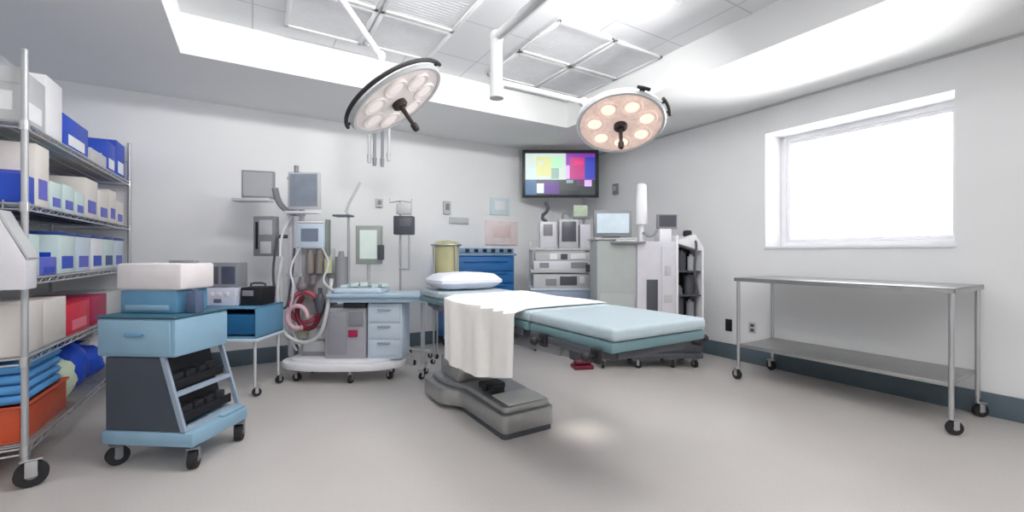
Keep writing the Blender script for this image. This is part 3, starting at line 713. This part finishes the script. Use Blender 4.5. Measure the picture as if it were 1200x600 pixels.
# body: slopes outward to the right towards the base
def slopex(z): return .20 - (z-.21)*.30
b = MB(); b.prism([(-.245, .206), (slopex(.206)-.005, .206), (slopex(.595)-.005, .595), (-.245, .595)], 'y', -.20, -.17)
b.obj('front_panel', SLATEP, t, label='dark slate front panel')
b = MB(); b.prism([(-.245, .206), (.09, .206), (.0, .595), (-.245, .595)], 'y', -.169, .20); b.obj('body', BLACK, t)
def bar(b, y0, y1, z0, z1, off=0): # slanted frame piece on the right side
    b.prism([(slopex(z0)-.015+off, z0), (slopex(z0)+.012+off, z0), (slopex(z1)+.012+off, z1), (slopex(z1)-.015+off, z1)], 'y', y0, y1)
b = MB(); bar(b, -.205, -.19, .206, .60); bar(b, .19, .205, .206, .60)
bar(b, -.19, .19, .206, .225); bar(b, -.19, .19, .388, .408)
b.obj('side_frame', mat('blue_grey_frame', (150, 164, 182), .45), t)
for z0, z1 in ((.238, .383), (.412, .590)):
    b = MB(); b.prism([(.095-(z0-.206)*.23, z0), (slopex(z0)-.03, z0), (slopex(z0)-.03, z0+.05), (slopex(z0)-.04, z0+.05), (slopex(z0)-.04, z0+.008), (.105-(z0-.206)*.23, z0+.008), (.105-(z1-.206)*.23, z1), (.095-(z1-.206)*.23, z1)], 'y', -.168, .188)
    b.obj('bin', BLACK, t, label='open black bin')
    b = MB()
    for k in range(4): b.box((slopex(z0)-.085, -.12+k*.08, z0+.045), (.09, .07, .075), .006, (0, 0, .1*k))
    b.obj('bin_contents', mat('near_black_card', (30, 31, 38), .6), t)
dr = MB().span((-.285, -.215, .60), (.165, .16, .805), .014).obj('drawer_unit', CARTB, t)
MB().span((-.265, -.226, .62), (.145, -.214, .795), .006).obj('drawer', CARTB, t)
MB().span((-.10, -.243, .715), (.0, -.227, .728), .003).obj('handle', CARTB2, dr)
MB().span((-.29, -.22, .806), (.17, .165, .818), .005).obj('top_mat', mat('dark_teal_mat', (52, 96, 116), .5), t)
MB().tube([(-.285, .1, .70), (-.33, .1, .74), (-.33, -.1, .74), (-.285, -.1, .70)], .011, smooth=1).obj('push_handle', CHROME, t)
# white-topped machine on the cart
def on_cart(x, y, z): return (-.355+x*math.cos(CR)-y*math.sin(CR), 3.10+x*math.sin(CR)+y*math.cos(CR), z)
t = thing('label_printer', 'wide white-topped printer with blue lower body, on the pale blue procedure cart', 'printer', on_cart(-.075, .0, .819), CR)
MB().span((-.185, -.11, .0), (.15, .11, .125), .008).obj('body', CARTB2, t, label='blue lower body')
MB().span((-.15, -.118, .015), (.11, -.111, .045), .003).obj('paper_slot', CARTB, t)
MB().span((-.20, -.12, .130), (.185, .12, .275), .014).span((-.17, -.10, .124), (.14, .10, .131)).obj('cover', mat('warm_white_plastic', (226, 220, 222), .45), t, label='warm white cover')
MB().span((-.02, .02, .275), (.14, .06, .292), .004).obj('paper_lip', MGREY, t)
t = tag(MB().span((-.03, -.03, 0), (.03, .03, .115), .006).cyl((0, 0, .115), (0, 0, .13), .018).obj('spray_bottle', mat('dusky_blue_plastic', (82, 98, 128), .5), loc=on_cart(.143, -.06, .819)), 'small dusky blue bottle right of the printer on the procedure cart', 'bottle')
bpy.data.objects[t.name].rotation_euler = (0, 0, CR)

# ================================================================= SECOND BLUE TROLLEY
qx, qy = spot(270, 3.60)
t = thing('drawer_trolley', 'shallow blue drawer trolley on thin legs, behind the procedure cart', 'trolley', (qx, qy), VIEW)
b = MB(); b.span((-.34, -.20, .47), (.34, .20, .485), .004); b.span((-.34, -.20, .47), (-.325, .2, .72), .004); b.span((.325, -.20, .47), (.34, .2, .72), .004); b.span((-.325, .185, .485), (.325, .2, .72), .003); b.span((-.34, -.20, .705), (.34, .2, .72), .004)
b.obj('body', CARTB2, t)
dr = MB().span((-.32, -.19, .50), (.32, .15, .66), .006).obj('drawer', DEEPB, t)
MB().span((-.06, -.21, .60), (.10, -.191, .615), .003).obj('handle', ALU, dr)
MB().span((-.345, -.215, .445), (.345, .205, .469), .006).obj('lower_rim', PALEB, t)
for x in (-.31, .31):
    for y in (-.17, .17):
        MB().cyl((x, y, .09), (x, y, .446), .011).obj('leg', LGREY, t); caster(t, x, y, .10, .034, .022, x*3+y)
def on_tr(x, y, z): return (qx+x*CY+y*SY, qy-x*SY+y*CY, z)
t = thing('infusion_controller', 'white control unit with a row of pale buttons, on the blue drawer trolley', 'medical device', on_tr(-.10, 0, .721), VIEW)
MB().span((-.20, -.14, 0), (.23, .12, .145), .012).obj('body', mat('lilac_white', (206, 210, 226), .45), t)
for k in range(6): MB().span((-.15+k*.06, -.146, .085), (-.12+k*.06, -.141, .115), .002).obj('button', WHITE, t)
MB().span((-.10, -.146, .03), (-.04, -.139, .06), .002).span((.06, -.146, .03), (.12, -.139, .06), .002).obj('socket', SLATE, t)
t = thing('twin_display_unit', 'grey unit with two dark displays, standing on the white control unit', 'medical device', on_tr(-.115, .0, .867), VIEW)
MB().span((-.21, -.07, 0), (.22, .07, .205), .010).obj('casing', MGREY, t)
MB().span((-.19, -.076, .03), (.06, -.069, .175), .002).obj('display', DGREY, t)
MB().span((.09, -.076, .03), (.20, -.069, .175), .002).obj('display', mat('slate_blue_screen', (76, 84, 104), .4, var=.15), t)
t = thing('suction_pump', 'small black pump with grey panel, at the right end of the blue drawer trolley', 'medical device', on_tr(.235, .0, .721), VIEW)
MB().span((-.09, -.10, 0), (.09, .10, .15), .012).obj('body', BLACK, t)
MB().span((-.07, -.106, .08), (.02, -.099, .125), .002).obj('panel', MGREY, t)
MB().tube([(-.06, 0, .15), (-.06, 0, .18), (.06, 0, .18), (.06, 0, .15)], .009, smooth=1).obj('handle', DGREY, t)

# ================================================================= WIRE SHELVING
SXF, SXB, SY0, SY1 = -.955, -1.455, 3.03, 5.11
scx, scy = (SXF+SXB)/2, (SY0+SY1)/2
t = thing('wire_shelving', 'tall chrome wire shelving on wheels, loaded with supplies at the left edge', 'shelving', (scx, scy, 0))
hx, hy = .25, (SY1-SY0)/2
for x in (-hx, hx):
    for y in (-hy, hy):
        MB().cyl((x, y, .14), (x, y, 2.14), .0135, n=16).cyl((x, y, 2.14), (x, y, 2.15), .015).obj('post', ALU, t)
        caster(t, x, y, .15, .062, .032, .25)
LV = (.20, .64, 1.03, 1.40, 1.80)
for z in LV:
    b = MB()
    for zz in (z-.006, z-.035):
        b.tube([(-hx, -hy, zz), (hx, -hy, zz)], .005, 6); b.tube([(-hx, hy, zz), (hx, hy, zz)], .005, 6)
        b.tube([(-hx, -hy, zz), (-hx, hy, zz)], .005, 6); b.tube([(hx, -hy, zz), (hx, hy, zz)], .005, 6)
    n = 38
    for sx in (-hx, hx): b.tube([(sx, -hy+2*hy*k/n, (z-.035) if k % 2 else (z-.006)) for k in range(n+1)], .003, 5)
    for k in range(1, 64): yy = -hy+2*hy*k/64; b.tube([(-hx, yy, z-.003), (hx, yy, z-.003)], .003, 4)
    for k in range(1, 5): xx = -hx+2*hx*k/5; b.tube([(xx, -hy, z-.009), (xx, hy, z-.009)], .004, 5)
    for x in (-hx, hx):
        for y in (-hy, hy): b.cyl((x, y, z-.045), (x, y, z+.002), .019)
    b.obj('shelf', CHROME, t)
b = MB()
for zz in (1.98,): b.tube([(hx, -hy, zz), (-hx, -hy, zz), (-hx, hy, zz), (hx, hy, zz)], .005, 6)
b.obj('guard_rail', ALU, t)

XF = SXF-.02
def carton(y0, y1, z, h, body, label, cat='box', name='box', lab=None, band=None, dx=.40, group=None, lid=None, xf=None):
    xf = XF if xf is None else xf
    g = .003; y0 = 3.06+(y0-3.10)*1.058; y1 = 3.06+(y1-3.10)*1.058
    w = y1-y0-2*g
    t = thing(name, label, cat, (xf-dx/2, (y0+y1)/2, z+.0005), 0, group)
    hh = h-(.02 if lid else 0)
    MB().span((-dx/2, -w/2, 0), (dx/2, w/2, hh), .005).obj('body', body, t)
    if lid: MB().span((-dx/2-.002, -w/2-.002, hh+.0005), (dx/2+.004, w/2+.002, h), .004).obj('lid', lid, t)
    if lab:
        MB().span((dx/2, -w*.32, hh*.12), (dx/2+.002, w*.32, hh*.45)).obj('paper_label', lab, t, smooth=False)
        if w > .06: MB().span((-dx*.3, -w/2-.002, hh*.2), (dx*.42, -w/2, hh*.55)).obj('end_label', lab, t, smooth=False)
    if band: MB().span((dx/2, -w*.46, hh*.55), (dx/2+.003, w*.46, hh*.92)).obj('band', band, t, smooth=False)
    return t
# top shelf
z = 1.80
carton(3.10, 3.37, z, .27, LGREY, 'pale grey box nearest us on the top wire shelf', lab=PAPER)
carton(3.38, 3.60, z, .34, WHITE, 'tall white box on the top wire shelf, left of the blue carton')
carton(3.61, 4.05, z, .20, ROYAL, 'long royal blue carton with white label on the top wire shelf', lab=PAPER, name='carton', cat='carton')
carton(4.10, 4.46, z, .10, LGREY, 'low grey tray box in the middle of the top wire shelf', name='tray')
carton(4.47, 4.70, z, .24, ROYAL, 'small royal blue carton on the top wire shelf, next to the end one', lab=PAPER, name='carton', cat='carton')
carton(4.72, 4.98, z, .30, ROYAL, 'taller royal blue carton at the far end of the top wire shelf', lab=PAPER, name='carton', cat='carton')
# second shelf (1.40)
z = 1.40
carton(3.10, 3.24, z, .145, ROYAL, 'royal blue box nearest us on the second wire shelf from the top', dx=.44)
carton(3.25, 3.42, z, .33, CREAM, 'tall cream carton standing on the second wire shelf, nearest one', lab=VIOLET, name='carton', cat='carton')
for i, (a, c_, h_) in enumerate(((3.43, 3.60, .16), (3.61, 3.80, .17), (3.81, 3.98, .15))):
    carton(a, c_, z, h_, MINT, ['clear box with violet print beside the tall cream carton, second shelf', 'clear box with violet print between two others on the second shelf', 'lowest clear box with violet print on the second shelf, next to cream cartons'][i], lab=VIOLET, name='supply_box', group='clear supply boxes on the second shelf')
for i, (a, c_, h_) in enumerate(((3.99, 4.25, .27), (4.26, 4.52, .22), (4.53, 4.72, .26), (4.73, 4.93, .19))):
    carton(a, c_, z, h_, CREAM, ['broad cream carton with violet label on the second shelf, nearest of the far four', 'shorter cream carton with violet label, second of the far four', 'narrow tall cream carton, third of the far four on the second shelf', 'lowest cream carton at the far end of the second shelf'][i], lab=VIOLET, name='carton', cat='carton', group='cream cartons on the second shelf')
# third shelf (1.03)
z = 1.03
carton(3.10, 3.30, z, .22, MINT, 'pale mint bin nearest us on the third wire shelf', name='bin', cat='bin')
carton(3.31, 3.52, z, .10, VIOLET, 'low violet blue packet box on the third wire shelf', lab=ROYAL)
binl = ['pale bin with navy lid on the third shelf, nearest of the five', 'pale blue bin with navy lid, second of the five on the third shelf', 'white bin with navy lid, middle one of five on the third shelf', 'mint bin with navy lid, fourth of five on the third shelf', 'pale blue bin with navy lid at the far end of the third shelf']
for i in range(5):
    a = 3.54+i*.28
    carton(a, a+.275, z, .25, [MINT, PALEB, WHITE, MINT, PALEB][i], binl[i], name='lidded_bin', cat='bin', lab=[ROYAL, VIOLET, ROYAL, NAVY, VIOLET][i], lid=NAVY, group='navy lidded bins on the third shelf')
# fourth shelf (.64)
z = .64
carton(3.10, 3.35, z, .26, CREAM, 'cream box nearest us on the fourth wire shelf', name='carton', cat='carton', dx=.44)
carton(3.36, 3.66, z, .25, CREAM, 'second cream box on the fourth wire shelf, beside the red box', name='carton', cat='carton', dx=.44)
carton(3.68, 4.08, z, .19, RED, 'wide red box on the fourth wire shelf', lab=mat('pink_label', (226, 120, 140), .6))
carton(4.10, 4.46, z, .20, CRIMS, 'crimson box behind the red one on the fourth wire shelf')
carton(4.48, 4.95, z, .20, LGREY, 'grey box at the far end of the fourth wire shelf')
# bottom shelf (.20)
z = .20
t = thing('crate', 'orange open crate on the bottom wire shelf', 'crate', (XF-.22, 3.40, z+.0005), 0)
b = MB(); W_, D_ = .29, .21
b.span((-D_, -W_, 0), (D_, W_, .012), .003); b.span((-D_, -W_, .012), (-D_+.012, W_, .18), .003); b.span((D_-.012, -W_, .012), (D_, W_, .18), .003)
b.span((-D_+.012, -W_, .012), (D_-.012, -W_+.012, .18), .003); b.span((-D_+.012, W_-.012, .012), (D_-.012, W_, .18), .003)
b.obj('body', ORANGE, t)
MB().tube([(D_+.006, -W_-.006, .178), (D_+.006, W_+.006, .178), (-D_-.006, W_+.006, .178), (-D_-.006, -W_-.006, .178)], .008, closed=True, n=6).obj('rim', ORANGE, t)
for k in range(4):
    dz = .385+k*.052
    b = MB(); b.box((0, 0, .024), (.40, .50, .046), .02, seg=3); b.span((-.19, -.245, .022), (.204, .245, .027), .002)
    o = b.obj('folded_drape', SKYB, loc=(XF-.215, 3.385, dz-.002)); tag(o, ['folded sky blue drape at the bottom of the stack on the orange crate', 'folded sky blue drape, second from the bottom of its stack', 'folded sky blue drape, second from the top of its stack', 'folded sky blue drape on top of the stack over the orange crate'][k], 'drape', 'folded drapes on the orange crate')
def bag(name, c, r, m_, label, seed):
    t = thing(name, label, 'bag', (c[0], c[1], c[2]), .3*seed)
    o = MB().ell((0, 0, r[2]*.94), r, 22, lump=.22, seed=seed).obj('body', m_, t)
    for v in o.data.vertices: v.co.z = max(v.co.z, .001)
    b = MB(); b.cyl((0, 0, r[2]*1.75), (0, 0, r[2]*2.0), .018, .014, n=10); b.lathe([(.012, r[2]*1.97), (.05, r[2]*2.15), (.045, r[2]*2.16), (.010, r[2]*1.99)], None, 14); b.obj('tied_neck', m_, t)
bag('plastic_bag', (XF-.15, 3.86, .203), (.14, .12, .15), GREENW, 'pale green white plastic bag on the bottom shelf beside the orange crate', 1)
bag('plastic_bag', (XF-.16, 4.15, .203), (.14, .15, .17), ROYAL, 'large royal blue plastic bag on the bottom shelf, nearer one', 2)
bag('plastic_bag', (XF-.17, 4.48, .203), (.15, .16, .13), ROYAL, 'squat royal blue plastic bag on the bottom shelf, farther one', 3)
bag('plastic_bag', (XF-.15, 4.82, .203), (.14, .13, .14), WHITE, 'white plastic bag at the far end of the bottom shelf', 4)
# sloped dispenser hung on the near end
t = thing('sharps_bin', 'white wedge shaped sharps bin hung on the near end of the wire shelving', 'sharps bin', (-1.03, 2.945, 0))
MB().prism([(-.16, .98), (.125, .98), (.125, 1.12), (.03, 1.34), (-.16, 1.40)], 'y', -.06, .06, r=.006).obj('body', mat('soft_white_plastic', (222, 220, 226), .5), t)
MB().prism([(.128, 1.125), (.134, 1.13), (.037, 1.352), (.028, 1.346)], 'y', -.06, .06).obj('lid', LGREY, t)
b = MB(); b.tube([(-.12, .062, 1.30), (-.12, .078, 1.30), (-.12, .095, 1.385), (-.12, .095, 1.41)], .004, 6); b.tube([(.0, .062, 1.30), (.0, .078, 1.30), (.0, .095, 1.385), (.0, .095, 1.41)], .004, 6); b.obj('hook', CHROME, t)

# ================================================================= WALL FIXTURES
def plate_right(y, z, m_, label, w=.075, h=.115):
    t = thing('power_outlet', label, 'power outlet', (XR, y, z)); MB().box((-.005, 0, 0), (.008, w, h), .003).obj('plate', m_, t)
    MB().box((-.0105, 0, .024), (.004, w*.5, .030), .002).box((-.0105, 0, -.024), (.004, w*.5, .030), .002).obj('socket', DGREY if m_ is not BLACK else RUBBER, t)
plate_right(2.76, .365, BLACK, 'black power outlet low on the right wall, left of the steel table', .075, .13)
plate_right(2.50, .375, LGREY, 'grey power outlet low on the right wall, behind the steel table leg')
def at_back(u):  # x on the back wall seen along bearing u
    k = (u-600)/500; d = YB/(CY-k*SY); return d*(k*CY+SY), d
def wall_item(u0, u1, v0, v1, name, m_, label, cat, depth=.02, group=None, detail=None):
    x0, d0 = at_back(u0); x1, d1 = at_back(u1); d = (d0+d1)/2
    z0, z1 = EYE+(297-v1)*d/500, EYE+(297-v0)*d/500
    t = thing(name, label, cat, ((x0+x1)/2, YB, (z0+z1)/2), 0, group); w, h = x1-x0, z1-z0
    MB().box((0, -depth/2, 0), (w, depth, h), .003).obj('panel', m_, t)
    if detail: MB().box((0, -depth-.002, h*.05), (w*.55, .004, h*.5), .001).obj('face', detail, t)
    return t
wall_item(519, 527, 236, 251, 'wall_switch', LGREY, 'tall grey switch box on the back wall, above the yellow waste bag', 'switch', .04, detail=MGREY)
wall_item(440, 448, 233, 243, 'wall_switch', LGREY, 'small grey switch box on the back wall, left of the infusion stand', 'switch', .03, detail=MGREY)
wall_item(574, 596, 232, 252, 'notice', BLUEP, 'pale blue notice on the back wall, above the pink one', 'notice', .02, detail=PAPER)
wall_item(568, 606, 259, 287, 'notice', PINKP, 'pale pink notice on the back wall, above the blue cart', 'notice', .02, detail=mat('rose_print', (230, 208, 208), .7))
wall_item(526, 548, 255, 262, 'wall_rail', LGREY, 'short pale rail on the back wall beside the pink notice', 'rail', .03)
t = thing('wall_clock_box', 'small grey box on the back wall corner, right of the wall screen', 'junction box', (XR-.0, 4.45, 2.07)); o = MB().box((-.02, 0, 0), (.04, .09, .15), .006).obj('casing', MGREY, t)
MB().box((-.043, 0, .01), (.006, .05, .07), .002).obj('face', LGREY, t)

# ================================================================= LIGHT
sc = bpy.context.scene
W = bpy.data.worlds.new('daylight'); sc.world = W; W.use_nodes = True
bg = W.node_tree.nodes['Background']; bg.inputs['Color'].default_value = (.94, .97, 1, 1); bg.inputs['Strength'].default_value = 7
_nt = W.node_tree; _tc = _nt.nodes.new('ShaderNodeTexCoord'); _sp = _nt.nodes.new('ShaderNodeSeparateXYZ'); _cr = _nt.nodes.new('ShaderNodeValToRGB')
_cr.color_ramp.elements[0].position = .47; _cr.color_ramp.elements[0].color = (3.1, 3.1, 3.1, 1)      # added glowing ground half, brightens the lower ceiling beside the window
_cr.color_ramp.elements[1].position = .53; _cr.color_ramp.elements[1].color = (.48, .50, .52, 1)       # bright overcast sky
_mp = _nt.nodes.new('ShaderNodeMapRange'); _mp.inputs['From Min'].default_value = -1; _mp.inputs['From Max'].default_value = 1
_nt.links.new(_tc.outputs['Generated'], _sp.inputs[0]); _nt.links.new(_sp.outputs['Z'], _mp.inputs['Value']); _nt.links.new(_mp.outputs[0], _cr.inputs['Fac']); _nt.links.new(_cr.outputs['Color'], bg.inputs['Color'])
L = bpy.data.lights.new('window_portal', 'AREA'); L.shape = 'RECTANGLE'; L.size = WZ1-WZ0; L.size_y = WY1-WY0; L.cycles.is_portal = True
o = bpy.data.objects.new('window_portal', L); col.objects.link(o); o.location = (XR+.42, (WY0+WY1)/2, (WZ0+WZ1)/2); o.rotation_euler = (0, math.radians(90), 0)

# ================================================================= CAMERA
cam = bpy.data.cameras.new('camera'); cam.sensor_width = 36; cam.lens = 15; cam.shift_y = -3/1200; cam.clip_start = .05
co = bpy.data.objects.new('camera', cam); col.objects.link(co)
co.location = (0, 0, EYE); co.rotation_euler = (math.radians(90), 0, -YAW); sc.camera = co
vs = sc.view_settings; vs.view_transform = 'Standard'; vs.look = 'None'; vs.gamma = 1; vs.use_curve_mapping = False; vs.exposure = .26
sc.cycles.max_bounces = 10; sc.cycles.diffuse_bounces = 6
